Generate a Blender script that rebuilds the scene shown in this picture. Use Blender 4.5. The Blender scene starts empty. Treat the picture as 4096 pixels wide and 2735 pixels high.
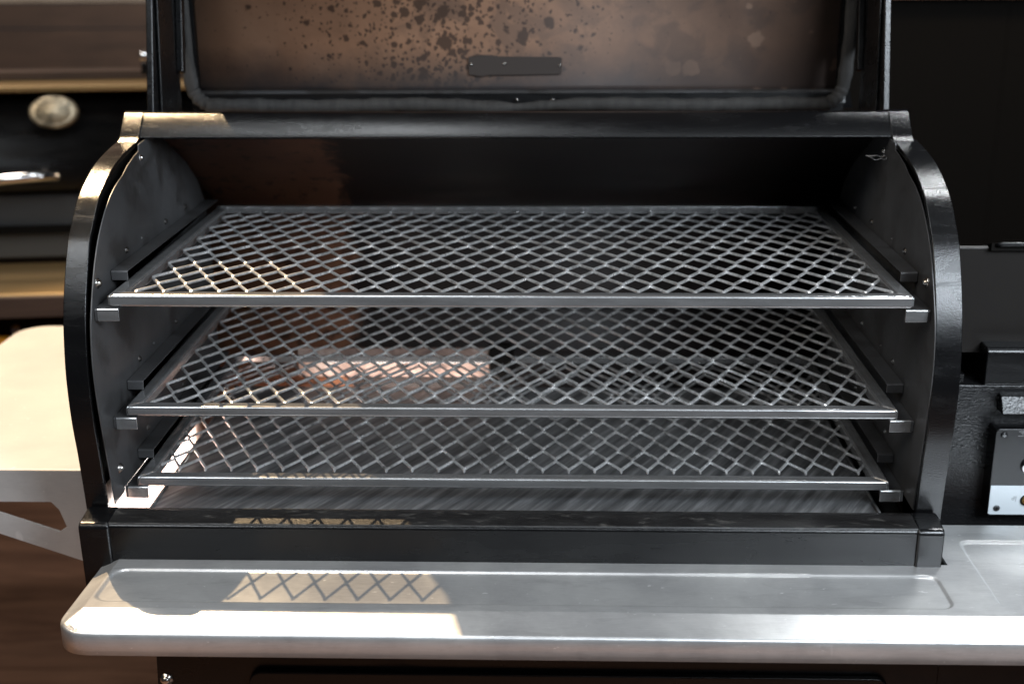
import bpy, bmesh, math, random
from mathutils import Vector, Matrix
random.seed(7)
sc = bpy.context.scene
COL = sc.collection

# ------------------------------------------------------------------ camera
cam = bpy.data.cameras.new("camera"); camo = bpy.data.objects.new("camera", cam); COL.objects.link(camo)
pitch, yaw, roll = .3062, -.0311, -.0060
def mat(*r): return Matrix(r)
M0 = mat((1,0,0),(0,0,-1),(0,1,0))
Ry = mat((math.cos(yaw),0,-math.sin(yaw)),(0,1,0),(math.sin(yaw),0,math.cos(yaw)))
Rp = mat((1,0,0),(0,math.cos(pitch),-math.sin(pitch)),(0,math.sin(pitch),math.cos(pitch)))
Rr = mat((math.cos(roll),-math.sin(roll),0),(math.sin(roll),math.cos(roll),0),(0,0,1))
MC = Rr @ Rp @ Ry @ M0
CP = Vector((-.0034,-1.0001,.2771))
rot = Matrix((MC[0], -MC[1], -MC[2])).transposed()
camo.matrix_world = Matrix.Translation(CP) @ rot.to_4x4()
cam.sensor_width = 36; cam.lens = 5086.78/4096*36
cam.clip_start = .05; cam.clip_end = 60
cam.dof.use_dof = True; cam.dof.focus_distance = 1.06; cam.dof.aperture_fstop = 5.0
sc.camera = camo
# ------------------------------------------------------------------ world + lights
w = bpy.data.worlds.new("World"); sc.world = w; w.use_nodes = True
w.node_tree.nodes["Background"].inputs[0].default_value = (.62,.68,.78,1)
w.node_tree.nodes["Background"].inputs[1].default_value = .035
sc.view_settings.view_transform = 'Standard'; sc.view_settings.look = 'None'
sc.view_settings.exposure = 0; sc.view_settings.gamma = 1
def aim(o, p): o.rotation_euler = (Vector(p)-o.location).to_track_quat('-Z','Y').to_euler()
def area(name, loc, tgt, sx, sy, power, col):
    l = bpy.data.lights.new(name,'AREA'); l.shape='RECTANGLE'; l.size=sx; l.size_y=sy; l.energy=power; l.color=col
    o = bpy.data.objects.new(name,l); COL.objects.link(o); o.location=loc; aim(o,tgt); return o
def spot(name, loc, tgt, ang, blend, power, col, rad):
    l = bpy.data.lights.new(name,'SPOT'); l.energy=power; l.color=col; l.shadow_soft_size=rad
    l.spot_size=math.radians(ang); l.spot_blend=blend
    o = bpy.data.objects.new(name,l); COL.objects.link(o); o.location=loc; aim(o,tgt); return o
# the warm ceiling spot behind and to the left that throws the hard patches
spot("ceiling_spot", (-1.165,1.08,2.0), (-.35,.1,-.1), 44, .35, 560, (1,.72,.42), .009)
# cool shop window in front and to the right, above the camera
area("front_light", (1.05,-1.15,.80), (.15,.1,-.0), .85, .65, 50, (.82,.91,1))
# fills for the walls behind, then ceiling panels above and in front
area("wall_fill", (1.2,1.35,.75), (1.0,1.86,.18), .6, .1, 5, (1,.75,.5))  # unseen lamp added to warm the timber rail
area("wall_fill", (-1.5,1.35,1.5), (-1.0,2.4,.2), .6, .3, 26, (1,.88,.76))  # unseen lamp added to brighten the board wall
area("ceiling_light", (-.92,-1.0,1.25), (-.3,.1,0), .4, .4, 8, (.9,.95,1))
area("front_light", (.0,-1.40,1.12), (.0,.1,0), 2.2, .16, 7, (.86,.93,1))  # wide strip added for highlight lines along the grate bars
area("ceiling_light", (-.42,-.22,1.75), (-.35,-.05,-.2), .45, .35, 8, (.93,.97,1))
area("ceiling_light", (.2,-.8,1.9), (.1,.1,0), 1.6, .4, 3, (.90,.95,1))
# second ceiling spot behind on the right: glare on the right end of the shelf
spot("ceiling_spot", (1.10,1.0,2.1), (.57,-.08,-.22), 16, 1, 470, (.95,.98,1), .2)
# warm light on the left of the room
area("room_light_left", (-1.5,-.6,1.2), (-.6,1.0,-.1), .7, .7, 11, (1,.83,.62))
# unseen lamps added under the drip tray to brighten gaps beside and behind it
area("under_tray_fill", (-.17,.328,-.238), (-.17,.372,-.172), .20, .02, .38, (1,.91,.85))
area("under_tray_fill", (-.332,.14,-.225), (-.388,.12,-.245), .26, .03, 2.0, (1,.93,.88))

# ------------------------------------------------------------------ materials
def N(nt, t, **k):
    n = nt.nodes.new(t)
    for a,b in k.items(): setattr(n,a,b)
    return n
def base_mat(name, col, rough, metal=0, spec=.5):
    m = bpy.data.materials.new(name); m.use_nodes=True; nt=m.node_tree; b=nt.nodes["Principled BSDF"]
    b.inputs["Base Color"].default_value=(*col,1); b.inputs["Roughness"].default_value=rough
    b.inputs["Metallic"].default_value=metal; b.inputs["Specular IOR Level"].default_value=spec
    return m,nt,b
def coords(nt, scale=(1,1,1)):
    tc=N(nt,'ShaderNodeTexCoord'); mp=N(nt,'ShaderNodeMapping'); mp.inputs['Scale'].default_value=scale
    nt.links.new(tc.outputs['Object'],mp.inputs[0]); return mp.outputs[0]
def noise(nt, vec, scale, detail=3, rough=.5, dist=0):
    n=N(nt,'ShaderNodeTexNoise'); n.inputs['Scale'].default_value=scale; n.inputs['Detail'].default_value=detail
    n.inputs['Roughness'].default_value=rough; n.inputs['Distortion'].default_value=dist
    nt.links.new(vec,n.inputs['Vector']); return n.outputs['Fac']
def ramp(nt, fac, stops):
    r=N(nt,'ShaderNodeValToRGB'); e=r.color_ramp.elements
    while len(e)<len(stops): e.new(.5)
    for x,(p,c) in zip(e,stops):
        x.position=p; x.color=(c,c,c,1) if isinstance(c,(int,float)) else (*c,1)
    nt.links.new(fac,r.inputs[0]); return r.outputs[0]
def mix(nt, fac, a, b):
    m=N(nt,'ShaderNodeMix',data_type='RGBA')
    for v,i in ((fac,0),(a,6),(b,7)):
        if hasattr(v,'links') or hasattr(v,'is_linked'): nt.links.new(v,m.inputs[i])
        elif i==0: m.inputs[0].default_value=v
        else: m.inputs[i].default_value=(*v,1)
    return m.outputs[2]
def math_(nt, op, a, b=0.):
    m=N(nt,'ShaderNodeMath',operation=op)
    for v,i in ((a,0),(b,1)):
        if hasattr(v,'is_linked'): nt.links.new(v,m.inputs[i])
        else: m.inputs[i].default_value=v
    return m.outputs[0]
def bump(nt, b, h, dist, strength=1):
    n=N(nt,'ShaderNodeBump'); n.inputs['Distance'].default_value=dist; n.inputs['Strength'].default_value=strength
    nt.links.new(h,n.inputs['Height']); nt.links.new(n.outputs[0],b.inputs['Normal'])

def m_paint(name, rough=.21, scale=1000, dist=.00022, col=(.003,.003,.0033), spec=.42):
    m,nt,b=base_mat(name,col,rough,0,spec); v=coords(nt)
    f=noise(nt,v,scale,2,.5); g=noise(nt,v,14,4,.6)
    bump(nt,b,f,dist,.8)
    g2=noise(nt,coords(nt,(.6,2.5,2.5)),16,5,.65,.5)
    nt.links.new(ramp(nt,g2,[(.38,rough-.04),(.56,rough+.03),(.70,rough+.20)]),b.inputs['Roughness'])
    nt.links.new(mix(nt,ramp(nt,noise(nt,v,70,5,.7),[(.64,0),(.72,.5)]),col,tuple(c*5 for c in col)),b.inputs['Base Color'])
    return m
PAINT=m_paint('textured_black_paint')
PAINT_ROUGH=m_paint('coarse_black_paint',.27,480,.0008,(.008,.008,.0085))
PAINT_SMOOTH=m_paint('smooth_black_paint',.3,700,.00015)
def m_ledge():
    m,nt,b=base_mat('scuffed_black_paint',(.005,.005,.005),.4); v=coords(nt,(1,3,3))
    f=noise(nt,v,60,6,.7,.4); s=ramp(nt,f,[(.56,0),(.66,.7),(.8,1)])
    nt.links.new(mix(nt,s,(.005,.0045,.0045),(.06,.057,.052)),b.inputs['Base Color'])
    nt.links.new(ramp(nt,noise(nt,v,25,4),[(.3,.3),(.7,.6)]),b.inputs['Roughness'])
    bump(nt,b,noise(nt,v,300,3),.0006,.7); return m
LEDGE=m_ledge()
def m_liner():
    m,nt,b=base_mat('smoked_steel_liner',(.1,.1,.1),.42,.55); v=coords(nt)
    f=noise(nt,v,7,5,.6); 
    nt.links.new(ramp(nt,f,[(.3,(.055,.054,.054)),(.7,(.10,.10,.103))]),b.inputs['Base Color'])
    nt.links.new(ramp(nt,noise(nt,v,20,4),[(.3,.36),(.75,.52)]),b.inputs['Roughness'])
    bump(nt,b,noise(nt,v,260,2),.00008,.5)
    sk=ramp(nt,noise(nt,coords(nt,(1,60,3)),12,4,.7,.5),[(.66,0),(.72,.5)]); so=ramp(nt,noise(nt,v,18,5,.6,.4),[(.5,0),(.62,.75)])
    base=b.inputs['Base Color'].links[0].from_socket
    nt.links.new(mix(nt,sk,mix(nt,so,base,(.035,.032,.030)),(.20,.20,.20)),b.inputs['Base Color']); return m
LINER=m_liner()
def m_rail():
    m,nt,b=base_mat('bare_grate_steel',(.3,.3,.3),.3,.8); v=coords(nt,(1,8,8))
    f=noise(nt,v,16,5,.65)
    nt.links.new(ramp(nt,f,[(.3,(.30,.298,.295)),(.7,(.46,.46,.465))]),b.inputs['Base Color'])
    nt.links.new(ramp(nt,noise(nt,v,30,4),[(.3,.18),(.75,.27)]),b.inputs['Roughness'])
    bump(nt,b,noise(nt,coords(nt,(.2,5,5)),200,3),.00004,.5); return m
RAIL=m_rail()
def m_mesh():
    m,nt,b=base_mat('expanded_metal_steel',(.3,.3,.3),.30,.72); v=coords(nt)
    f=noise(nt,v,60,5,.7)
    nt.links.new(ramp(nt,f,[(.32,(.22,.215,.21)),(.46,(.52,.52,.52)),(.64,(.86,.865,.87))]),b.inputs['Base Color'])
    g=noise(nt,v,3,2)
    nt.links.new(ramp(nt,f,[(.3,.45),(.7,.22)]),b.inputs['Roughness'])
    bump(nt,b,noise(nt,v,500,2),.0002,.6); return m
MESH=m_mesh()
def m_shelf(name='brushed_stainless', col=.56, metal=.70, stretch=(.5,14,14), worn=1.):
    m,nt,b=base_mat(name,(col,)*3,.40,metal); 
    v=coords(nt); vs=coords(nt,(2,60,60))
    g=noise(nt,v,9,6,.65,.3); st=noise(nt,vs,40,5,.7); sp=noise(nt,coords(nt,(1,2,2)),110,3,.6)
    lo=.60+.34*(1-worn)
    c1=ramp(nt,g,[(.30,(col*lo,col*lo,col*lo*1.02)),(.70,(col*1.15,col*1.15,col*1.12))])
    c2=mix(nt,ramp(nt,st,[(.3,0),(.7,.55)]),c1,(col*1.25,col*1.25,col*1.25))
    scr=ramp(nt,noise(nt,coords(nt,(3,160,1)),14,3,.6,.15),[(.66,0),(.70,.55)]); smu=ramp(nt,noise(nt,coords(nt,(.5,1.6,1.6)),34,5,.7,.6),[(.54,0),(.70,.28*worn)])
    c2=mix(nt,smu,mix(nt,scr,c2,(.8,.8,.8)),(col*.5,col*.5,col*.5))
    spots=ramp(nt,sp,[(.68,0),(.74,.8)])
    nt.links.new(mix(nt,spots,c2,(.85,.85,.85)),b.inputs['Base Color'])
    nt.links.new(ramp(nt,g,[(.3,.29),(.75,.42)]),b.inputs['Roughness'])
    bump(nt,b,st,.00003,.5)
    cv=N(nt,'ShaderNodeCombineXYZ'); cv.inputs[0].default_value=1; nt.links.new(cv.outputs[0],b.inputs['Tangent']); b.inputs['Anisotropic'].default_value=.45
    return m
SHELF=m_shelf(); TABLE=m_shelf('brushed_stainless_table',.44,.1,worn=0)
def m_pan():
    m,nt,b=base_mat('drip_tray_steel',(.16,.16,.16),.38,.5)
    tc=N(nt,'ShaderNodeTexCoord'); m0=N(nt,'ShaderNodeMapping'); m0.inputs['Rotation'].default_value=(0,0,math.radians(-60)); nt.links.new(tc.outputs['Object'],m0.inputs[0])
    mp=N(nt,'ShaderNodeMapping'); mp.inputs['Scale'].default_value=(1.8,22,1)
    nt.links.new(m0.outputs[0],mp.inputs[0])
    f=noise(nt,mp.outputs[0],7,5,.6)
    nt.links.new(ramp(nt,f,[(.35,(.07,.07,.072)),(.52,(.14,.142,.145)),(.68,(.27,.272,.275))]),b.inputs['Base Color'])
    nt.links.new(ramp(nt,f,[(.3,.5),(.8,.34)]),b.inputs['Roughness'])
    return m
PAN=m_pan()
def m_copper(name, lid=True):
    m,nt,b=base_mat(name,(.2,.1,.05),.45,.12); v=coords(nt)
    tc=N(nt,'ShaderNodeTexCoord'); sep=N(nt,'ShaderNodeSeparateXYZ'); nt.links.new(tc.outputs['Object'],sep.inputs[0])
    x,z=sep.outputs[0],sep.outputs[2]
    cl=noise(nt,v,6,5,.6,.5)
    if lid:
        base=ramp(nt,cl,[(.3,(.13,.068,.040)),(.5,(.20,.108,.064)),(.75,(.28,.165,.105))])
        bl=noise(nt,v,26,4,.55,.8); nb=ramp(nt,bl,[(.50,0),(.60,.65)])
        nbx=ramp(nt,math_(nt,'ADD',x,.4),[(.15,0),(.28,1),(.42,.6),(.6,.9)])
        base=mix(nt,math_(nt,'MULTIPLY',nb,nbx),base,(.07,.042,.030))
        # round spatter: noise-warped voronoi, denser towards the middle
        wv=N(nt,'ShaderNodeVectorMath',operation='ADD'); nn=N(nt,'ShaderNodeTexNoise'); nn.inputs['Scale'].default_value=110
        sc_=N(nt,'ShaderNodeVectorMath',operation='SCALE'); sc_.inputs[3].default_value=.0095
        nt.links.new(v,nn.inputs['Vector']); nt.links.new(nn.outputs['Color'],sc_.inputs[0])
        nt.links.new(v,wv.inputs[0]); nt.links.new(sc_.outputs[0],wv.inputs[1])
        allm=None
        bell=math_(nt,'SUBTRACT',1.05,math_(nt,'MULTIPLY',math_(nt,'ABSOLUTE',math_(nt,'ADD',x,.12)),3.4))
        bell=math_(nt,'ADD',bell,math_(nt,'MULTIPLY',math_(nt,'SUBTRACT',z,.2),2.2))
        bell=math_(nt,'MAXIMUM',bell,.26)
        cxz=N(nt,'ShaderNodeCombineXYZ'); sp2=N(nt,'ShaderNodeSeparateXYZ'); nt.links.new(wv.outputs[0],sp2.inputs[0]); nt.links.new(sp2.outputs[0],cxz.inputs[0]); nt.links.new(sp2.outputs[2],cxz.inputs[1])
        for s,k in ((34,.27),(64,.33),(105,.36),(175,.36)):
            vo=N(nt,'ShaderNodeTexVoronoi',voronoi_dimensions='2D'); vo.inputs['Scale'].default_value=s; nt.links.new(cxz.outputs[0],vo.inputs['Vector'])
            rc=N(nt,'ShaderNodeSeparateColor'); nt.links.new(vo.outputs['Color'],rc.inputs[0])
            size=math_(nt,'MULTIPLY',math_(nt,'SUBTRACT',bell,rc.outputs[0]),k*1.3)
            size=math_(nt,'MINIMUM',size,k)
            d=math_(nt,'MULTIPLY',math_(nt,'SUBTRACT',size,vo.outputs['Distance']),14)
            d=math_(nt,'MINIMUM',math_(nt,'MAXIMUM',d,0),1)
            allm=d if allm is None else math_(nt,'MAXIMUM',allm,d)
        c=mix(nt,math_(nt,'MULTIPLY',allm,.88),base,(.028,.013,.007))
        # soot along the lower edge; darker towards the right
        zl=math_(nt,'ADD',z,math_(nt,'MULTIPLY',noise(nt,v,30,4,.6),.03))
        soot=ramp(nt,math_(nt,'MULTIPLY',zl,4),[(.545,1),(.59,.8),(.74,0)])
        c=mix(nt,soot,c,(.022,.019,.020))
        sx=math_(nt,'ADD',x,math_(nt,'MULTIPLY',noise(nt,v,9,5,.7),.3))
        side=ramp(nt,math_(nt,'ADD',math_(nt,'MULTIPLY',sx,1.),.3),[(.38,0),(.58,.60),(.76,.88)])
        c=mix(nt,side,c,(.035,.022,.017))
        # pale rubbed blotches on the right third
        vo=N(nt,'ShaderNodeTexVoronoi',voronoi_dimensions='2D'); vo.inputs['Scale'].default_value=34; nt.links.new(cxz.outputs[0],vo.inputs['Vector'])
        rc=N(nt,'ShaderNodeSeparateColor'); nt.links.new(vo.outputs['Color'],rc.inputs[0])
        rm=ramp(nt,math_(nt,'ADD',x,.3),[(.40,0),(.50,1)])
        d=math_(nt,'MULTIPLY',math_(nt,'SUBTRACT',math_(nt,'MULTIPLY',math_(nt,'SUBTRACT',.45,rc.outputs[1]),.8),vo.outputs['Distance']),12)
        d=math_(nt,'MINIMUM',math_(nt,'MAXIMUM',d,0),.8)
        c=mix(nt,math_(nt,'MULTIPLY',d,rm),c,(.13,.08,.055))
        nt.links.new(c,b.inputs['Base Color'])
        nt.links.new(ramp(nt,cl,[(.3,.52),(.7,.68)]),b.inputs['Roughness'])
    else:
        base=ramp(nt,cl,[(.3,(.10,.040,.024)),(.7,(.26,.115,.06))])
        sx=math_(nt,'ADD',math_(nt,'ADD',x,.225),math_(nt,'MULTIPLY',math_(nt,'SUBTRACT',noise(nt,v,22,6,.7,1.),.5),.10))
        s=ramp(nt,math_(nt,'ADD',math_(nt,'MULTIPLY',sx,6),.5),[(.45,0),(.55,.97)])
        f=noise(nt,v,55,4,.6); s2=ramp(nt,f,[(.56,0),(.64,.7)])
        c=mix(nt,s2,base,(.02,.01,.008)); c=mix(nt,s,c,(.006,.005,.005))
        nt.links.new(c,b.inputs['Base Color']); b.inputs['Roughness'].default_value=.45; b.inputs['Metallic'].default_value=.2
    return m
LIDC=m_copper('smoke_stained_lid_skin'); DRUM=m_copper('smoke_stained_drum',False)
def m_lit_rust():
    m,nt,b=base_mat('lit_rusty_steel',(.4,.2,.13),.55,.1); v=coords(nt); f=noise(nt,v,30,5,.7,.6)
    nt.links.new(ramp(nt,f,[(.32,(.09,.052,.042)),(.5,(.34,.225,.18)),(.68,(.56,.45,.39))]),b.inputs['Base Color']); return m  # rust brown paled to pink to imitate sunlit metal
LIT_RUST=m_lit_rust()
def m_gasket():
    m,nt,b=base_mat('woven_gasket',(.06,.056,.05),.75); v=coords(nt,(4,1,1)); 
    wv=N(nt,'ShaderNodeTexWave'); wv.inputs['Scale'].default_value=240; wv.inputs['Distortion'].default_value=3; nt.links.new(coords(nt,(1,1,1)),wv.inputs['Vector'])
    f=noise(nt,v,40,5,.7)
    nt.links.new(ramp(nt,f,[(.3,(.014,.0135,.013)),(.7,(.042,.040,.038))]),b.inputs['Base Color'])
    bump(nt,b,wv.outputs['Fac'],.0008,.8); return m
GASKET=m_gasket()
def m_wood(name, a, b_, scale=(1,10,10), s=4, rough=.6):
    m,nt,b=base_mat(name,a,rough); v=coords(nt,scale); f=noise(nt,v,s,6,.65,1.2); k=noise(nt,coords(nt),2.2,3)
    c=ramp(nt,f,[(.3,a),(.7,b_)])
    nt.links.new(mix(nt,ramp(nt,k,[(.4,0),(.75,.5)]),c,tuple(x*.45 for x in a)),b.inputs['Base Color']); return m
WOOD_RED=m_wood('reddish_board',(.14,.06,.032),(.30,.16,.10),(1,6,6),3)
WOOD_GREY=m_wood('weathered_board',(.17,.13,.10),(.30,.25,.20),(1,6,6),3)
WOOD_DARK=m_wood('dark_board',(.035,.02,.014),(.07,.04,.027))
FLOORW=m_wood('floor_board',(.09,.042,.026),(.26,.14,.088),(1,9,1),3,.5)
LIT_ORANGE,_,_=base_mat('lit_orange_wood',(.75,.30,.02),.35)  # glow of a lit wooden edge put into the colour
BLACK,_,_=base_mat('matt_black',(.004,.0035,.003),.8,0,.08)
BLACK_PAINT,_,_=base_mat('dull_black_enamel',(.009,.0075,.0065),.45,0,.25)
GREYM,_,_=base_mat('satin_grey_steel',(.09,.095,.10),.4,.6)
WARM_LIT,_,_=base_mat('warm_lit_steel',(.30,.20,.09),.4,.5)  # warm lamplight on rim and table put into this colour
CHROME,_,_=base_mat('polished_steel',(.75,.75,.76),.12,1)
SCREW,_,_=base_mat('zinc_screw',(.55,.53,.5),.22,1)
WELD,_,_=base_mat('dull_weld_metal',(.16,.155,.15),.3,1)
BRASS,_,_=base_mat('brass_socket',(.7,.42,.14),.22,1)
PLATEB,_,_=base_mat('black_face_plate',(.004,.004,.0045),.24,0,.4)
PLATEG,_,_=base_mat('pale_grey_face_plate',(.52,.57,.60),.35)
PRINT,_,_=base_mat('grey_print',(.22,.22,.22),.5)
PRINTD,_,_=base_mat('dark_print',(.2,.22,.23),.5)
NAMEP,_,_=base_mat('smoked_name_plate',(.032,.025,.022),.7,0,.25)
def m_badge():
    m,nt,b=base_mat('badge_metal',(.6,.5,.36),.4,.6); f=noise(nt,coords(nt),60,3)
    nt.links.new(ramp(nt,f,[(.4,(.16,.14,.10)),(.6,(.42,.36,.26))]),b.inputs['Base Color']); return m
BADGE=m_badge()

# ------------------------------------------------------------------ helpers
def link(o, parent=None):
    COL.objects.link(o)
    if parent: o.parent=parent
    return o
def tag(o, label=None, cat=None, group=None, kind=None):
    if label: o['label']=label
    if cat: o['category']=cat
    if group: o['group']=group
    if kind: o['kind']=kind
    return o
def empty(name, loc=(0,0,0)):
    o=bpy.data.objects.new(name,None); o.empty_display_size=.05; o.location=loc; return link(o)
def mesh_obj(name, verts, faces, m, parent=None, smooth=False, bevel=0, seg=2, recalc=True):
    me=bpy.data.meshes.new(name); me.from_pydata([tuple(v) for v in verts],[],faces); me.update()
    if recalc:
        bm=bmesh.new(); bm.from_mesh(me); bmesh.ops.remove_doubles(bm,verts=bm.verts,dist=1e-6); bmesh.ops.recalc_face_normals(bm,faces=bm.faces); bm.to_mesh(me); bm.free()
    me.materials.append(m); o=bpy.data.objects.new(name,me); link(o,parent)
    if smooth:
        for p in me.polygons: p.use_smooth=True
    if bevel:
        b=o.modifiers.new('bevel','BEVEL'); b.width=bevel; b.segments=seg; b.limit_method='ANGLE'; b.angle_limit=math.radians(35); b.harden_normals=True
        for p in me.polygons: p.use_smooth=True
    if parent and parent.type=='EMPTY': o.matrix_parent_inverse=parent.matrix_basis.inverted()
    return o
def box(name, a, b, m, parent=None, bevel=0, seg=2):
    (x0,y0,z0),(x1,y1,z1)=a,b
    v=[(x,y,z) for x in (x0,x1) for y in (y0,y1) for z in (z0,z1)]
    f=[(0,1,3,2),(4,6,7,5),(0,4,5,1),(2,3,7,6),(0,2,6,4),(1,5,7,3)]
    return mesh_obj(name,v,f,m,parent,bevel=bevel,seg=seg)
def prism(name, poly, axis, a, b, m, parent=None, bevel=0, seg=2):
    """poly extruded along axis; poly 2-D in the other two axes (x<y<z order)"""
    def P(p,t):
        return {'x':(t,p[0],p[1]),'y':(p[0],t,p[1]),'z':(p[0],p[1],t)}[axis]
    n=len(poly); v=[P(p,a) for p in poly]+[P(p,b) for p in poly]
    f=[tuple(range(n)),tuple(range(2*n-1,n-1,-1))]+[(i,(i+1)%n,n+(i+1)%n,n+i) for i in range(n)]
    return mesh_obj(name,v,f,m,parent,bevel=bevel,seg=seg)
def sheet(name, prof, x0, x1, m, parent=None, th=.0015, smooth=True, nx=1):
    """open profile (y,z) swept along x and given thickness"""
    v=[];f=[];n=len(prof)
    for k in range(nx+1):
        x=x0+(x1-x0)*k/nx
        v+=[(x,p[0],p[1]) for p in prof]
    for k in range(nx):
        for i in range(n-1): f.append((k*n+i,k*n+i+1,(k+1)*n+i+1,(k+1)*n+i))
    o=mesh_obj(name,v,f,m,parent,smooth=smooth,recalc=False)
    if th: s=o.modifiers.new('solid','SOLIDIFY'); s.thickness=th
    return o
def spline(pts, n=8):
    out=[]; P=[Vector(p) for p in pts]
    for i in range(len(P)-1):
        p0=P[max(i-1,0)];p1=P[i];p2=P[i+1];p3=P[min(i+2,len(P)-1)]
        for k in range(n):
            t=k/n; out.append(.5*((2*p1)+(p2-p0)*t+(2*p0-5*p1+4*p2-p3)*t*t+(3*p1-p0-3*p2+p3)*t**3))
    out.append(P[-1]); return [tuple(q) for q in out]
def lathe(name, prof, c, axis, m, parent=None, seg=24, bevel=0):
    """prof: (radius, height) list along axis from centre c"""
    ax=Vector(axis).normalized(); u=ax.orthogonal().normalized(); w_=ax.cross(u)
    v=[];f=[];n=len(prof)
    for s in range(seg):
        a=2*math.pi*s/seg; d=u*math.cos(a)+w_*math.sin(a)
        v+=[Vector(c)+d*r+ax*h for r,h in prof]
    for s in range(seg):
        t=(s+1)%seg
        for i in range(n-1): f.append((s*n+i,s*n+i+1,t*n+i+1,t*n+i))
    return mesh_obj(name,v,f,m,parent,smooth=True)
def tube(name, pts, r, m, parent=None, seg=12, rad=None):
    P=[Vector(p) for p in pts]; v=[];f=[]
    for i,p in enumerate(P):
        d=(P[min(i+1,len(P)-1)]-P[max(i-1,0)]).normalized()
        u=d.cross(Vector((0,1,.01))).normalized()
        if u.length<.5: u=Vector((1,0,0))
        w_=d.cross(u).normalized(); rr=rad(i) if rad else r
        for s in range(seg):
            a=2*math.pi*s/seg; v.append(p+(u*math.cos(a)+w_*math.sin(a))*rr)
    for i in range(len(P)-1):
        for s in range(seg): f.append((i*seg+s,i*seg+(s+1)%seg,(i+1)*seg+(s+1)%seg,(i+1)*seg+s))
    f.append(tuple(range(seg))); f.append(tuple(range((len(P)-1)*seg,len(P)*seg)))
    return mesh_obj(name,v,f,m,parent,smooth=True)
def rounded(x0,y0,x1,y1,r,n=6):
    out=[]
    for cx,cy,a in ((x1-r,y1-r,0),(x0+r,y1-r,90),(x0+r,y0+r,180),(x1-r,y0+r,270)):
        for k in range(n+1):
            t=math.radians(a+90*k/n); out.append((cx+r*math.cos(t),cy+r*math.sin(t)))
    return out

# ================================================================== THE SMOKER
G=empty('pellet_smoker',(0,.15,-.34))
tag(G,'large black barrel smoker standing open with its lid raised and three wire grates inside','smoker')
XL,XR=-.380,.3065          # steel side liners
# --- arched front frame (band on the left and on the right)
arch=[(-.0045,-.197),(-.0051,-.1862),(-.0104,-.1387),(-.0152,-.1073),(-.0165,-.0721),(-.0130,-.0415),(-.0060,-.0130),(.0050,.0129),(.0200,.0396),(.0320,.0520),(.0502,.0686),(.0681,.0785),(.0961,.0897),(.130,.0968),(.1703,.1020)]
arch=spline(arch,4)
def band(name,xa,xb,par):
    sec=[]
    n=len(arch)
    for i,(y,z) in enumerate(arch):
        d=Vector(arch[min(i+1,n-1)])-Vector(arch[max(i-1,0)]); d.normalize(); nn=Vector((d[1],-d[0]))  # inward
        if nn[0]<0: pass
        o=Vector((y,z)); q=o+nn*.0045
        sec.append([(xa,o[0],o[1]),(xb,o[0],o[1]),(xb,q[0],q[1]),(xa,q[0],q[1])])
    v=[p for s in sec for p in s]; f=[]
    for i in range(n-1):
        for k in range(4): f.append((i*4+k,i*4+(k+1)%4,(i+1)*4+(k+1)%4,(i+1)*4+k))
    f+= [(0,1,2,3),tuple(range((n-1)*4,n*4))]
    return mesh_obj(name,v,f,PAINT,par,bevel=.0020,seg=3)
band('arch_frame',-.4040,-.3850,G)
band('arch_frame',.3075,.3295,G)
# --- top beam with raised corner blocks
beamp=[(.1715,.1035),(.1738,.1068),(.1893,.1227),(.194,.1247),(.208,.122),(.21,.10),(.20,.098),(.188,.106)]
prism('top_beam',beamp,'x',-.399,.320,PAINT,G,bevel=.0012)
def corner(x0,x1):
    s=1 if x1>x0 else -1
    p=[(.158,.0995),(.168,.1030),(.1722,.1068),(.1882,.1232),(.194,.1256),(.209,.1235),(.211,.098),(.18,.095)]
    prism('beam_corner',p,'x',x0,x1,PAINT,G,bevel=.0007,seg=2)
corner(-.4030,-.3845); corner(.3075,.3262)
# --- bottom beam: scuffed ledge and front face
prism('bottom_beam',[(-.0085,-.1885),(-.012,-.188),(-.0325,-.1905),(-.0345,-.193),(-.0325,-.27),(-.01,-.27)],'x',-.398,.321,PAINT,G,bevel=.0012)
prism('beam_ledge',[(-.0075,-.1876),(-.0125,-.1872),(-.0330,-.1896),(-.0338,-.1908),(-.03,-.1915),(-.0075,-.1895)],'x',-.3785,.3035,LEDGE,G)
for x0,x1 in ((-.4005,-.3745),(.3015,.3238)):
    prism('beam_corner',[(-.0065,-.187),(-.012,-.1862),(-.0345,-.1895),(-.0372,-.1925),(-.0335,-.28),(-.005,-.28)],'x',x0,x1,PAINT,G,bevel=.0025,seg=3)
# --- drum shell
back=[(.195,.106),(.220,.1005),(.26,.083),(.305,.060),(.345,.033),(.372,.003),(.386,-.045),(.388,-.11),(.377,-.165),(.372,-.20),(.36,-.24),(.30,-.285),(.22,-.31),(.1,-.31),(.02,-.28),(-.008,-.24)]
backs=spline(back,5)
sheet('drum_shell',backs,-.391,.3235,DRUM,G,th=-.002,nx=1)
outer=[p for p in backs]+list(reversed([(y+.012,z) for y,z in arch]))
for xa,xb in ((-.3935,-.3905),(.3235,.3265)):
    prism('drum_end_wall',[(y,z) for y,z in outer],'x',xa,xb,BLACK,G)
# --- side liners
lin=[(.0012,-.1885),(.0004,-.183),(-.0053,-.1484),(-.0117,-.1086),(-.0152,-.080),(-.0155,-.0521),(-.0108,-.025),(-.0019,-.0038),(.0125,.022),(.0303,.0435),(.0542,.0625),(.0782,.0744),(.1037,.0815)]
lin=spline(lin,4)
rear=[(.118,.087),(.140,.0925),(.152,.0945),(.1535,.1005),(.195,.1035),(.22,.0985),(.26,.080),(.30,.060),(.338,.034),(.362,.004),(.37,-.05),(.37,-.12),(.362,-.176)]
poly=lin+rear
lb=[];rb_=[]
for xa,xb in ((XL-.0012,XL),(XR,XR+.0012)):
    prism('side_liner',poly,'x',xa,xb,LINER,G,bevel=.0004)
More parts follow.
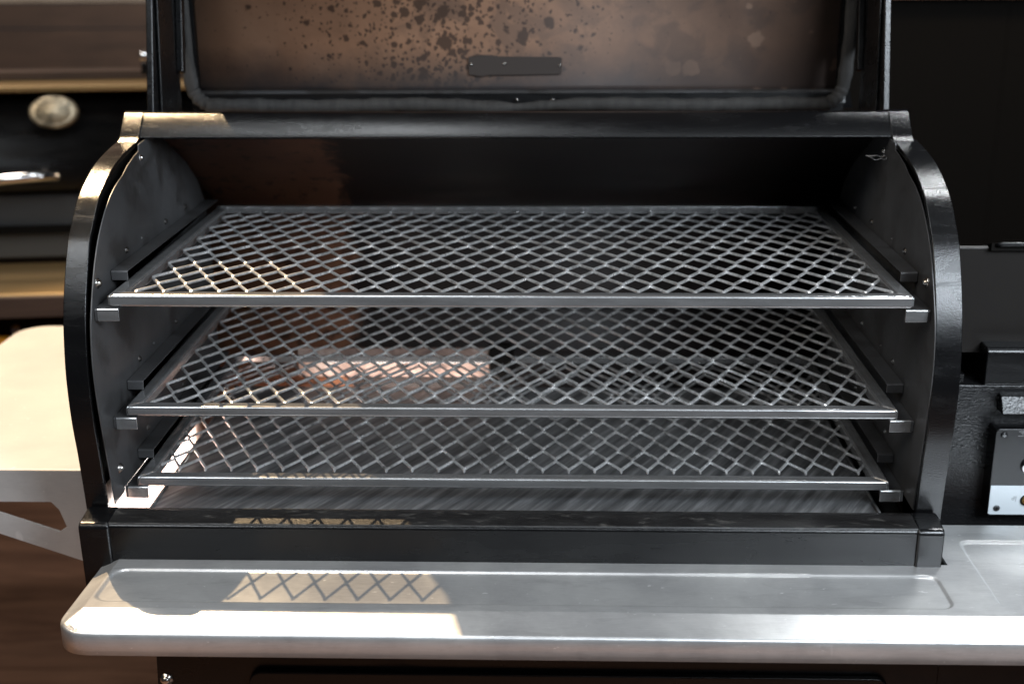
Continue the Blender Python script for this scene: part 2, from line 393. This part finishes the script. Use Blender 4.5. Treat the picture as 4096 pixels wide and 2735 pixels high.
# --- slide rails: upper lip and lower ledge for each grate
GR=[(0,.0049),(-.1038,.0171),(-.1735,.0265)]
def rail_set(side,z,yf,yl):
    s=1 if side<0 else -1; X=XL if side<0 else XR
    lw=.0205
    # lower ledge, folded down at its front end
    top=z-(.0112 if z>-.01 else .0099)
    prism('slide_ledge',[(yl,top-.0105),(yl+.0012,top-.0105),(yl+.0018,top-.0015),(.36,top-.0015),(.36,top),(yl+.0010,top),(yl,top-.0012)],'x',*sorted((X+s*.0004,X+s*lw)),LINER,G,bevel=.0006)
    prism('ledge_tab',[(yl-.0006,top-.0105),(yl+.0010,top-.0105),(yl+.0010,top+.0003),(yl+.0002,top+.0003),(yl-.0006,top-.0008)],'x',*sorted((X+s*.0030,X+s*(lw+.0004))),RAIL,G,bevel=.0004)
    yu=yf+.041
    prism('slide_lip',[(yu,z+.0004),(yu+.001,z+.0004),(yu+.0014,z+.0078),(.358,z+.0078),(.358,z+.009),(yu+.0010,z+.009),(yu,z+.0078)],'x',*sorted((X+s*.0005,X+s*.0150)),LINER,G,bevel=.0005)
    # weld marks
    for k,(yy,dz,r) in enumerate(((.09,.016,.0022),(.135,.0165,.0012),(.21,.016,.0022),(.28,.016,.0022))):
        c=(X,yy+yf*.5,z+dz)
        lathe('weld_spot',[(r*1.5,0),(r*1.2,r*.35),(r*.6,r*.9),(.0002,r*1.1)],c,(s,0,0),WELD if k!=1 else LINER,G,seg=10)
for (z,yf),yl in zip(GR,(-.002,.015,.0265)):
    rail_set(-1,z,yf,yl); rail_set(1,z,yf,yl+.003)
def screw(c,ax,r=.003,par=G,m=SCREW,name='screw'):
    lathe(name,[(r*1.5,0),(r*1.5,r*.25),(r,r*.3),(r*.95,r*.9),(r*.5,r*1.15),(.0002,r*1.15)],c,ax,m,par,seg=12)
screw((XL,.0135,.0065),(1,0,0)); screw((XL,.020,-.1625),(1,0,0)); screw((XR,.0215,.0065),(-1,0,0)); screw((XL,.155,.088),(1,0,0),.002); screw((XR,.19,.088),(-1,0,0),.002)
# wire hook on the right liner near the top
for sg in (1,-1):
    hook=[(XR-.001,.170,.0850),(XR-.004,.170,.0850+sg*.0018),(XR-.007,.171,.0848+sg*.0006),(XR-.011,.172,.0846+sg*.0022),(XR-.015,.173,.0850+sg*.0008),(XR-.020,.176,.0860)]
    tube('wire_hook',spline(hook,4),.0004,WELD,G,seg=8)
box('lower_drum_wall',(-.3890,-.004,-.30),(-.3868,.37,-.172),LIT_RUST,G)
# --- plates added above the tray; the pinkish one stands for a sunlit patch
bf=[(.368,-.1645),(.3735,-.1645),(.3745,-.196),(.369,-.198)]
prism('rear_patch_plate',bf,'x',-.290,-.072,LIT_RUST,G,bevel=.0006)
prism('rear_patch_plate',bf,'x',-.045,.13,DRUM,G,bevel=.0006)
box('rear_post',(-.0705,.362,-.2),(-.0465,.3735,-.158),BLACK,G)
# --- lid, raised
# skin, bottom edge, gasket, end plates
lp=[(.392,.112),(.3935,.1185),(.4005,.1195),(.4015,.17),(.401,.22),(.395,.29),(.375,.36),(.335,.425),(.27,.485),(.19,.525),(.13,.54)]
lps=spline(lp[2:],5)
LID=sheet('lid',lps,-.386,.3035,LIDC,G,th=-.0012)
sk=[(y,z) for y,z in lps]
box('lid_lower_lip',(-.392,.3945,.098),(.312,.397,.1175),PAINT_SMOOTH,LID)
prism('lid_crease',[(.3945,.1178),(.4002,.1195),(.4002,.1215),(.3938,.1192)],'x',-.386,.3035,LINER,LID,bevel=.0004)
sheet('lid_outer_shell',[(.404,.10)]+[(y+.02*(1-k/len(lps))+.004,z+.022*k/len(lps)) for k,(y,z) in enumerate(lps)],-.398,.324,PAINT_SMOOTH,LID,th=.0015)
# rim strips beside the skin
for s,x0,x1 in ((-1,-.394,-.3865),(1,.3042,.313)):
    p=[(.391,.108)]+[(y-.007,z) for y,z in lps]+list(reversed([(y+.004,z) for y,z in lps]))+[(.398,.108)]
    prism('lid_side_rim',p,'x',x0,x1,PAINT_SMOOTH,LID)
# end plates with folded edge
for s,xa,xb in ((-1,-.3995,-.3925),(1,.3170,.3238)):
    p=[(.245,.095),(.2475,.12),(.2735,.222),(.282,.30),(.280,.36),(.25,.42),(.19,.46),(.13,.48),(.13,.54),(.19,.525),(.27,.485),(.335,.425),(.375,.36),(.395,.29),(.40,.22),(.388,.17),(.350,.165),(.345,.095)]
    prism('lid_end_plate',p,'x',xa,xb,PAINT,LID,bevel=.0015)
    x0,x1=(-.3920,-.3855) if s<0 else (.3105,.3165)
    prism('lid_side_flange',[(.335,.148),(.345,.145),(.362,.22),(.362,.3),(.34,.36),(.33,.36),(.35,.3),(.35,.22)],'x',x0,x1,PAINT_SMOOTH,LID,bevel=.001)
    x0,x1=(-.3915,-.3895) if s<0 else (.3145,.3165)
    prism('lid_side_flange',[(.262,.09),(.32,.09),(.34,.36),(.30,.36)],'x',x0,x1,PAINT_SMOOTH,LID,bevel=.0006)
# gasket
def gpath():
    xl,xr,zb=-.3955,.3125,.1065
    pts=[(xl+.0008,.370,.36),(xl,.383,.27),(xl,.385,.20),(xl+.0015,.387,.15)]
    r=.024
    for k in range(1,8):
        a=math.pi*(1+k/16); a=math.pi+ (math.pi/2)*k/8
        pts.append((xl+.003+r+r*math.cos(a),.388,zb+r+r*math.sin(a)))
    for k in range(1,24):
        x=xl+.03+(xr-xl-.06)*k/24
        dz=-.002*math.exp(-((x+.055)/.035)**2)+.0008*math.sin(x*30)+.001*(x>0)*x*8*.3
        pts.append((x,.3875,zb+dz))
    for k in range(1,8):
        a=-math.pi/2+(math.pi/2)*k/8
        pts.append((xr-.003-r+r*math.cos(a),.388,zb+r+r*math.sin(a)))
    pts+=[(xr-.0015,.387,.15),(xr,.385,.20),(xr,.383,.27),(xr-.0008,.370,.36)]
    return pts
gp=spline(gpath(),3)
def grad(i):
    x=gp[i][0]; 
    base=.0072-.0024*math.exp(-((x+.028)/.04)**2)+.0006*math.sin(i*1.3)+.0004*math.sin(i*3.1)
    if abs(x+.070)<.012: base+=.0009
    return base
tube('gasket',gp,.007,GASKET,LID,seg=14,rad=grad)
npl=[(-.092,.1385),(-.0915,.1375),(-.085,.1372),(-.083,.1362),(-.075,.1362),(-.073,.1372),(.0075,.1380),(.0085,.139),(.0085,.1555),(.0075,.1562),(-.062,.1572),(-.066,.1585),(-.078,.1588),(-.082,.1575),(-.0915,.157),(-.092,.156)]
NP=prism('name_plate',npl,'y',.3978,.3992,NAMEP,LID,bevel=.0003)
for x,z in ((-.089,.149),(-.0535,.1495),(.0065,.1475)): screw((x,.3978,z),(0,-1,0),.0012,LID)
for x in (-.040,-.0015):
    tube('wire_clip',[(x-.0014,.391,.1080),(x-.0006,.3895,.1130),(x+.0006,.3895,.1130),(x+.0014,.391,.1080)],.0005,SCREW,LID,seg=8)
# --- stainless front shelf
def front_shelf():
    z0=-.2235
    # plan outline pieces by grid: x breaks and y profile
    bm=bmesh.new()
    xs=[-.3790,-.3720,-.3665,-.3650,-.3635,-.3618,-.3595,-.3570,-.3540,-.3505,-.2,0,.15,.3020,.3055,.3085,.3110,.3135,.3165,.3300,.3505,.3535,.3565,.3595,.3640,.45,.60]
    ys=[.045,.016,.0125,.008,-.0315,-.0465,-.0495,-.0525,-.0555,-.060,-.080,-.0945,-.099,-.1020,-.1045,-.1075,-.1145,-.1165,-.125,-.1345,-.1405]
    def h(x,y):
        z=0
        def rect(x0,x1,y0,y1,d):
            r=.011; dx=min(x-x0,x1-x); dy=min(y-y0,y1-y)
            if dx<=0 or dy<=0: return 0
            e=min(dx,dy) if (dx>r or dy>r) else r-math.hypot(r-dx,r-dy)
            e=max(0,min(1,e/.0024)); return -d*e*e*(3-2*e)
        z+=rect(-.3645,.316,-.1050,-.0495,.0019)
        z+=rect(.3510,.70,-.1045,.0150,.0019)
        if y<-.1155 or x<-.3657: z-=.0068*min(1,max((-.1155-y)/.0285,(-.3657-x)/.0155))
        return z
    # fine grid
    def sub(a,n):
        o=[]
        for i in range(len(a)-1):
            for k in range(n): o.append(a[i]+(a[i+1]-a[i])*k/n)
        return o+[a[-1]]
    X=sub(xs,3); Y=sub(ys,3)
    V={}
    for i,x in enumerate(X):
        for j,y in enumerate(Y): V[i,j]=bm.verts.new((x,y,z0+h(x,y)))
    for i in range(len(X)-1):
        for j in range(len(Y)-1):
            xm=(X[i]+X[i+1])/2; ym=(Y[j]+Y[j+1])/2
            if ym>-.0315 and xm<.330: continue
            # rounded front left corner
            if (xm+.379)<.024 and ym<-.1165:
                d=math.hypot(xm+.355,ym+.1165)
                if d>.026: continue
            bm.faces.new((V[i,j],V[i,j+1],V[i+1,j+1],V[i+1,j]))
    # snap the corner boundary onto the arc
    for v in bm.verts:
        if v.co.x<-.355 and v.co.y<-.1165 and v.link_faces:
            d=Vector((v.co.x+.355,v.co.y+.1165)); L=d.length
            bnd=any(len(e.link_faces)==1 for e in v.link_edges)
            if bnd and L>1e-6:
                v.co.x=-.355+d.x/L*.024; v.co.y=-.1165+d.y/L*.024
    for v in list(bm.verts):
        if not v.link_faces: bm.verts.remove(v)
    bm.normal_update()
    # apron: extrude outer boundary (front and left) down through a rounded edge
    be=[e for e in bm.edges if len(e.link_faces)==1 and (min(e.verts[0].co.y,e.verts[1].co.y)<-.1160 or max(e.verts[0].co.x,e.verts[1].co.x)<-.3785)]
    def outn(c):
        if c.x<-.355 and c.y<-.1165:
            d=Vector((c.x+.355,c.y+.1165,0)); return d.normalized()
        if c.x<-.3785: return Vector((-1,0,0))
        return Vector((0,-1,0))
    R_=.0035
    steps=[(R_*math.sin(a),-R_*(1-math.cos(a))) for a in (math.radians(t) for t in (22,45,68,90))]+[(R_,-.0195),(R_-.0015,-.0200)]
    base=[(e.verts[0],e.verts[1]) for e in be]
    cache={}
    def get(v,k):
        if k<0: return v
        if (v,k) not in cache:
            n_=outn(v.co); o,d=steps[k]; zz=v.co.z+d if k<4 else z0-.0062+d
            cache[v,k]=bm.verts.new((v.co.x+n_.x*o,v.co.y+n_.y*o,zz))
        return cache[v,k]
    for a,b in base:
        for k in range(len(steps)):
            bm.faces.new((get(a,k-1),get(b,k-1),get(b,k),get(a,k)))
    for v in bm.verts:
        if v.co.x<-.35: v.co.x-=.0058*min(1,(-.35-v.co.x)/.015)*(.55+.45*min(1,max(0,(-.03-v.co.y)/.10)))
    bmesh.ops.recalc_face_normals(bm,faces=bm.faces)
    me=bpy.data.meshes.new('front_shelf'); bm.to_mesh(me); bm.free()
    me.materials.append(SHELF)
    for p in me.polygons: p.use_smooth=True
    o=bpy.data.objects.new('front_shelf',me); link(o,G); o.matrix_parent_inverse=G.matrix_basis.inverted()
    return o
FS=front_shelf(); FS['label']='long brushed stainless shelf with a shallow pressed tray'
box('shelf_support',(-.36,-.03,-.262),(.33,-.005,-.245),BLACK,G)
# --- left side table with gusset
tz=-.1905
tp=[(-.415,.080),(-.672,.080),(-.675,.084),(-.675,.50)]+[( -.640+.035*math.cos(math.radians(a)), .505+.035*math.sin(math.radians(a))) for a in range(180,89,-15)]+[(-.400,.540),(-.400,.11)]
ST=prism('side_table',tp,'z',tz-.002,tz,TABLE,G,bevel=.0012,seg=2)
# front apron and gusset as one pierced plate (outer polygon minus slot, built as strips)
O=[(-.440,-.1905),(-.4405,-.2215),(-.468,-.2530),(-.4445,-.2850)]
def plate(poly,name='table_bracket'): prism(name,poly,'y',.0780,.0800,SHELF_B,ST,bevel=.0004)
SHELF_B=m_shelf('brushed_bracket_steel',.55,.5,worn=.4)
outerp=[(-.675,-.1905),(-.4385,-.1905),(-.4385,-.2900),(-.675,-.2050)]
# ring of quads around the hole
hole=[(-.552,-.2222),(-.4700,-.2222),(-.4630,-.2300),(-.4575,-.2480),(-.4650,-.2530)]
def br():
    pts=[(-.675,-.1905),(-.4385,-.1905),(-.4325,-.2880),(-.675,-.1995)]
    v=[];f=[]
    allp=pts+hole
    for y in (.0775,.0800):
        v+=[(p[0],y,p[1]) for p in allp]
    n=len(allp)
    quads=[(0,1,5,4),(1,6,5),(1,2,7,6),(2,8,7),(2,3,8),(3,4,8),(3,0,4)]
    for q in quads: f.append(q); f.append(tuple(n+i for i in reversed(q)))
    for a,b in ((0,1),(1,2),(2,3),(3,0),(4,5),(5,6),(6,7),(7,8),(8,4)): f.append((a,b,n+b,n+a))
    return mesh_obj('table_bracket',v,f,SHELF_B,ST)
br()
# --- hopper on the right
HP=prism('hopper',[(.118,-.085),(.118,.0125),(.122,.0140),(.45,-.095),(.45,-.2)],'x',.345,.90,BLACK_PAINT,G,bevel=.0008)
prism('hopper_lid',[(.1125,.0115),(.1125,.0185),(.45,-.090),(.45,-.094)],'x',.388,.90,BLACK,HP)
tube('hopper_lid_edge',[(.392,.113,.0165),(.397,.111,.0175),(.9,.111,.0175)],.0022,PAINT_SMOOTH,HP)
prism('hopper_step',[(.098,-.110),(.098,-.078),(.101,-.0745),(.13,-.074),(.13,-.11)],'x',.3895,.90,PAINT_SMOOTH,HP,bevel=.0016,seg=3)
prism('hopper_front',[(.100,-.110),(.096,-.262),(.2,-.262),(.2,-.110)],'x',.3345,.90,PAINT_ROUGH,HP,bevel=.002)
box('hopper_shadow_gap',(.3345,.101,-.108),(.372,.13,-.10),PAINT,HP)
# hood shape added over the controls, sloped to catch light as a pale patch
hood=rounded(.4035,-.1600,.60,-.1160,.009)
hv=[];hf=[]
n=len(hood)
for (yy,ins,dz) in ((.1000,0,0),(.0935,.0030,0),(.0885,.0042,0)):
    for x,z in hood:
        cx=.50; cz=-.138
        x2=x+(ins if x<cx else -ins); z2=z-(ins*1.4 if z>cz else -ins)
        # the upper part leans back, catching the ceiling light
        y2=yy+(.0060*max(0,(z2+.134)/.018) if yy<.1 else 0)
        hv.append((x2,y2,z2))
for k in range(2):
    for i in range(n): hf.append((k*n+i,k*n+(i+1)%n,(k+1)*n+(i+1)%n,(k+1)*n+i))
hf.append(tuple(range(2*n,3*n)))
prism('light_patch_hood',[(.1,-.1165),(.0925,-.1180),(.0845,-.1310),(.0835,-.1325),(.1,-.1335)],'x',.4040,.62,PAINT_ROUGH,HP,bevel=.0012,seg=3)
# --- controller box
CB=prism('controller',rounded(.3985,-.2295,.60,-.1450,.0045),'y',.0800,.0990,PLATEB,G,bevel=.0010)
CB['label']='control box with push button and probe socket'
prism('face_plate',[(.3995,-.2280),(.4020,-.2287),(.599,-.2287),(.599,-.2000),(.3995,-.2000)],'y',.0790,.0798,PLATEG,CB,bevel=.0002)
def disc(name,c,r,m,h=.002,par=CB):
    return lathe(name,[(r,0),(r,h*.6),(r*.9,h),(r*.62,h),(r*.58,h*.7),(r*.5,h*.7),(r*.46,h*1.1),(.0002,h*1.1)],c,(0,-1,0),m,par,seg=32)
disc('push_button',(.4325,.0800,-.1812),.0082,CHROME,.0030)
lathe('probe_socket',[(.0052,0),(.0052,.0012),(.0046,.0013),(.0042,.0008)],(.4325,.0790,-.2140),(0,-1,0),PLATEB,CB,seg=24)
lathe('probe_socket',[(.0040,.0004),(.0038,.0026),(.0026,.0028),(.0022,.0012),(.0015,.0010),(.0014,.0020),(.0008,.0020),(.0006,.0005)],(.4325,.0790,-.2140),(0,-1,0),BRASS,CB,seg=24)
for x,z,pl in ((.4063,-.1510,.0800),(.4068,-.2222,.0790)):
    s_=lathe('panel_screw',[(.0030,0),(.0030,.0006),(.0022,.0009),(.0002,.0009)],(x,pl,z),(0,-1,0),PLATEB if pl==.08 else GREYM,CB,seg=16)
    for a in (0,1):
        d=(.0016,.0003) if a else (.0003,.0016)
        box('screw_slot',(x-d[0],pl-.00115,z-d[1]),(x+d[0],pl-.0009,z+d[1]),BLACK if pl<.08 else PRINT,CB)
# printed marks: two small glyphs with underlines, and the probe mark
def strip(x0,z0,x1,z1,m,y,par=CB): box('printed_mark',(min(x0,x1),y-.0001,min(z0,z1)),(max(x0,x1),y+.0001,max(z0,z1)),m,par)
for k in range(3):
    bx=.4190+k*.0062
    for a,b,c,d in ((0,0,.0045,.0005),(.0020,-.0012,.0045,-.0008),(.0036,-.0030,.0041,0),(0,-.0044,.0013,-.0039),(.0017,-.0044,.0028,-.0039),(.0032,-.0044,.0045,-.0039)):
        strip(bx+a,-.1475+b,bx+c,-.1475+d,PRINT,.0798)
for a,b,c,d in ((.0036,-.0052,.0040,.0),(.0010,-.0004,.0040,0),(0,-.0020,.0024,-.0016),(0,-.0032,.0004,-.0016),(.0020,-.0030,.0024,-.0006),(.0004,-.0036,.0020,-.0032)):
    strip(.4195+a,-.2105+b,.4195+c,-.2105+d,PRINTD,.0789)
# --- cabinet below
cabp=[(-.350,-.262),(.345,-.262),(.345,-.95),(-.385,-.95),(-.360,-.34)]
CA=prism('lower_cabinet',cabp,'y',.005,.36,PAINT_SMOOTH,G,bevel=.002)
prism('cabinet_door',rounded(-.275,-.80,.300,-.352,.012),'y',-.002,.004,PAINT_SMOOTH,CA,bevel=.0015,seg=3)
screw((-.352,.005,-.3645),(0,-1,0),.004,CA,SCREW)
box('right_cabinet',(.352,.03,-.95),(.8,.36,-.262),PAINT_SMOOTH,G,bevel=.002)

# ================================================================== THREE GRATES
SW=.0234; HR=.0246
def mesh_sheet(name,x0,x1,y0,y1,xo,yo,parity,z,par):
    """expanded metal: diamond net of knuckles and twisted strands with thickness"""
    a,bq,c=.00128,.0005,.0026; t=.0020; tw=.0009
    V=[];F=[]
    nodes={}
    imin=int((x0-xo)/(SW/2))-1; imax=int((x1-xo)/(SW/2))+2
    jmin=int((y0-yo)/HR)-1; jmax=int((y1-yo)/HR)+2
    def add(x,y,dz):
        V.append((x,y,z+dz)); V.append((x,y,z+dz-t)); return len(V)-2
    for j in range(jmin,jmax):
        for i in range(imin,imax):
            if (i+j)%2!=parity: continue
            X=xo+i*SW/2+random.gauss(0,.00012); Y=yo+j*HR+random.gauss(0,.00015)
            if not(x0<=X<=x1 and y0<=Y<=y1): continue
            jt=random.gauss(0,.00012)
            k=[add(X+a,Y-bq,-tw*.6+jt),add(X+a,Y+bq,tw*.6+jt),add(X,Y+bq+c,tw+jt),add(X-a,Y+bq,tw*.6+jt),add(X-a,Y-bq,-tw*.6+jt),add(X,Y-bq-c,-tw+jt)]
            nodes[i,j]=k
            F.append(tuple(k)); F.append(tuple(q+1 for q in reversed(k)))
    def side(p,q): F.append((p,p+1,q+1,q))
    used={}
    for (i,j),k in nodes.items():
        used.setdefault((i,j),set())
    for (i,j),k in nodes.items():
        for di in (1,-1):
            o=nodes.get((i+di,j+1))
            if di==1: p,q=k[1],k[2]
            else: p,q=k[3],k[2]
            if o:
                if di==1: r,s=o[5],o[4]      # front apex, front-left
                else: r,s=o[5],o[0]
                # strand from edge (p,q) to edge (r,s): p side with r, q side with s
                F.append((p,r,s,q)); F.append((p+1,q+1,s+1,r+1))
                side(p,r); side(s,q)
                used[i,j].add('R' if di==1 else 'L'); used[i+di,j+1].add('l' if di==1 else 'r')
    for kk,k in nodes.items():
        side(k[0],k[1]); side(k[3],k[4])
        u=used[kk]
        if 'R' not in u: side(k[1],k[2])
        if 'L' not in u: side(k[2],k[3])
        if 'l' not in u: side(k[4],k[5])
        if 'r' not in u: side(k[5],k[0])
    o=mesh_obj(name,V,F,MESH,par)
    b=o.modifiers.new('bevel','BEVEL'); b.width=.0005; b.segments=2; b.limit_method='ANGLE'; b.angle_limit=math.radians(50)
    return o
def grate(xl,xr,yf,yb,z,xo,yo,parity,label):
    e=empty('wire_grate',((xl+xr)/2,(yf+yb)/2,z-.011)); tag(e,label,'grate','expanded metal grates stacked in the smoker')
    wF,wS,h=.0120,.0125,.0108
    def rail(name,q,zt=z,hh=h,bev=.0026):
        v=[(x,y,zt) for x,y in q]+[(x,y,zt-hh) for x,y in q]
        f=[(0,1,2,3),(7,6,5,4)]+[(i,(i+1)%4,4+(i+1)%4,4+i) for i in range(4)]
        return mesh_obj(name,v,f,RAIL,e,bevel=bev,seg=4)
    g=.0002
    rail('front_bar',[(xl,yf),(xr,yf),(xr-wS-g,yf+wF),(xl+wS+g,yf+wF)],hh=.0108 if z>-.01 else .0095)
    rail('rear_bar',[(xl,yb),(xr,yb),(xr-.006,yb-.0045),(xl+.006,yb-.0045)],zt=z+.002,hh=.0085,bev=.0014)
    rail('side_bar',[(xl,yf+g),(xl+wS,yf+wF+g),(xl+wS,yb-.0095),(xl,yb-g)])
    rail('side_bar',[(xr,yf+g),(xr-wS,yf+wF+g),(xr-wS,yb-.0095),(xr,yb-g)])
    # lower return under the front bar gives the fold line
    mesh_sheet('expanded_mesh',xl+.007,xr-.007,yf+.009,yb-.006,xo,yo,parity,z-.0022,e)
    # a few weld beads
    for k in range(9):
        x=xl+.05+(xr-xl-.1)*k/8+random.uniform(-.01,.01)
        lathe('weld_bead',[(.0018,0),(.0014,.0007),(.0002,.0011)],(x,yb-.010,z-.0025),(0,-.3,1),RAIL,e,seg=8)
    return e
grate(-.3687,.2921,.0010,.3612,0,0,-.003,1,'uppermost wire grate, its front left corner lit warm by the spotlight')
grate(-.3687,.2921,.0171,.3690,-.1038,0,.0335-HR,1,'middle wire grate between the upper and the lower one')
grate(-.3684,.2924,.0265,.3680,-.1735,.0023,.0273,0,'lowest wire grate just above the grey drip tray')

# ================================================================== DRIP TRAY
DT=empty('drip_tray',(-.035,.18,-.2)); tag(DT,'flat dark grey steel drip tray lying in the bottom of the smoker','tray')
prism('tray_floor',[(-.355,-.004),(.283,-.004),(.283,.346),(-.355,.346)],'z',-.2035,-.202,PAN,DT,bevel=.0004)
box('tray_edge',(-.3572,-.004,-.2045),(-.3552,.346,-.1995),PAN,DT,bevel=.0004)
box('tray_edge',(.2832,-.004,-.2045),(.2852,.346,-.1995),PAN,DT,bevel=.0004)
box('grease_channel',(.2862,0.0,-.226),(.3185,.34,-.2245),LINER,G)

# ================================================================== SURROUNDINGS
FL=empty('floor',(0,1,-.95)); tag(FL,kind='structure')
y=-1.6; i=0
while y<3.2:
    for x0,x1 in ((-3.2,-.9+.31*(i%4)),(-.9+.31*(i%4),2.2)):
        p=box('floor_board',(x0+.001,y+.001,-.97),(x1-.001,y+.084,-.95+random.uniform(-.0006,.0006)),FLOORW,None)
        p.parent=FL; p.matrix_parent_inverse=FL.matrix_basis.inverted()
    y+=.085; i+=1
def at(p,c=CP): return p
WL=empty('board_wall',(-.6,2.4,-.95)); tag(WL,'dim wall of wide horizontal wooden boards behind the grills','wall')
zs=[-.95,-.62,-.34,-.06,.06,.125,.30,.46,.62,.8,1.1]
mats=[WOOD_DARK,WOOD_DARK,WOOD_DARK,WOOD_DARK,WOOD_DARK,WOOD_GREY,WOOD_RED,WOOD_RED,WOOD_GREY,WOOD_RED]
for k in range(len(zs)-1):
    p=box('board',(-3.2,2.4+random.uniform(0,.006),zs[k]+.002),(.1,2.43,zs[k+1]-.002),mats[k],None); p.parent=WL; p.matrix_parent_inverse=WL.matrix_basis.inverted()
DWL=empty('dark_wall',(1.4,1.9,-.95)); tag(DWL,'black panelled wall to the right behind the raised lid','wall')
for k in range(3):
    p=box('panel',(0.1+.9*k+.0004,1.9,-.95),(.1+.9*(k+1)-.0004,1.93,.150),BLACK,None); p.parent=DWL; p.matrix_parent_inverse=DWL.matrix_basis.inverted()
tb=box('timber_rail',(.1,1.86,.152),(2.6,1.95,.22),WOOD_RED); tag(tb,'warm lit timber rail along the top of the black wall','timber rail')

# second smoker, out of focus on the left
B=empty('closed_smoker',(-1.0,1.15,-.95)); tag(B,'closed black barrel grill standing out of focus on the left with an oval badge','smoker')
def put(o): 
    o.parent=B; o.matrix_parent_inverse=B.matrix_basis.inverted(); return o
prof=[]
cy,cz,r=1.14,-.075,.155
for k in range(0,25):
    a=math.radians(70+125*k/24); prof.append((cy+r*math.cos(a)*1.1,cz+r*math.sin(a)*.82))
o=sheet('barrel_lid',prof,-2.0,-.46,PAINT_SMOOTH,None,th=.003); put(o)
o=prism('barrel_end',prof+[(cy+.1,cz-.05),(cy+.1,cz+.1)],'x',-.462,-.455,PAINT_SMOOTH); put(o)
put(box('lid_rim',(-2.0,1.02,.0475),(-.455,1.14,.0585),WARM_LIT,None,bevel=.003))
put(box('lid_ridge',(-2.0,1.10,.060),(-.455,1.16,.072),WOOD_DARK,None))
put(box('smoke_stack',(-.680,1.05,.070),(-.655,1.07,.090),PAINT,None,bevel=.002))
put(box('glint_knob',(-.682,1.048,.092),(-.657,1.068,.108),CHROME,None,bevel=.006,seg=3))  # chrome block added to give a white lamp glint
bd=lathe('badge',[(.0002,.010),(.026,.010),(.030,.0075),(.034,.009),(.0385,.005),(.0385,0)],(0,0,0),(0,0,1),BADGE,None,seg=36)
bd.scale=(1,.68,1); bd.rotation_euler=(math.radians(72),0,0); bd.location=(-.808,.985,.020)
bd.parent=B; bd.matrix_parent_inverse=B.matrix_basis.inverted()
hb=[(-1.3,.965,-.100),(-1.0,.925,-.088),(-.90,.922,-.076),(-.83,.93,-.072),(-.805,.95,-.076)]
put(tube('handle',spline(hb,5),.0085,CHROME))
put(box('barrel_front',(-2.0,.985,-.215),(-.50,1.04,-.110),GREYM,None,bevel=.004))
put(box('lower_band',(-2.0,.97,-.172),(-.50,.984,-.160),BLACK,None))
put(box('front_table',(-2.0,.80,-.232),(-.56,1.0,-.2265),WARM_LIT,None,bevel=.003))
put(box('table_edge',(-2.0,.792,-.262),(-.56,.80,-.229),WOOD_DARK,None,bevel=.002))
put(box('cabinet',(-2.0,.98,-.55),(-.56,1.3,-.235),BLACK,None))
for xx in (-1.9,-.66): put(box('leg',(xx,1.0,-.95),(xx+.06,1.06,-.55),BLACK,None))
B.rotation_euler=(0,0,math.radians(7))
ob=box('lit_wood_edge',(-1.6,.86,-.333),(-.50,.875,-.308),LIT_ORANGE,bevel=.004); tag(ob,'lit wooden edge, bright orange, below the blurred grill on the left, above the steel side table','bar')
ob.location=(0,0,0)
kn=lathe('round_knob',[(.0002,.012),(.006,.011),(.0085,.006),(.008,0)],(-.846,.90,-.309),(0,-.6,.8),CHROME,seg=20); tag(kn,'small round shiny knob just under the orange wooden edge','knob')
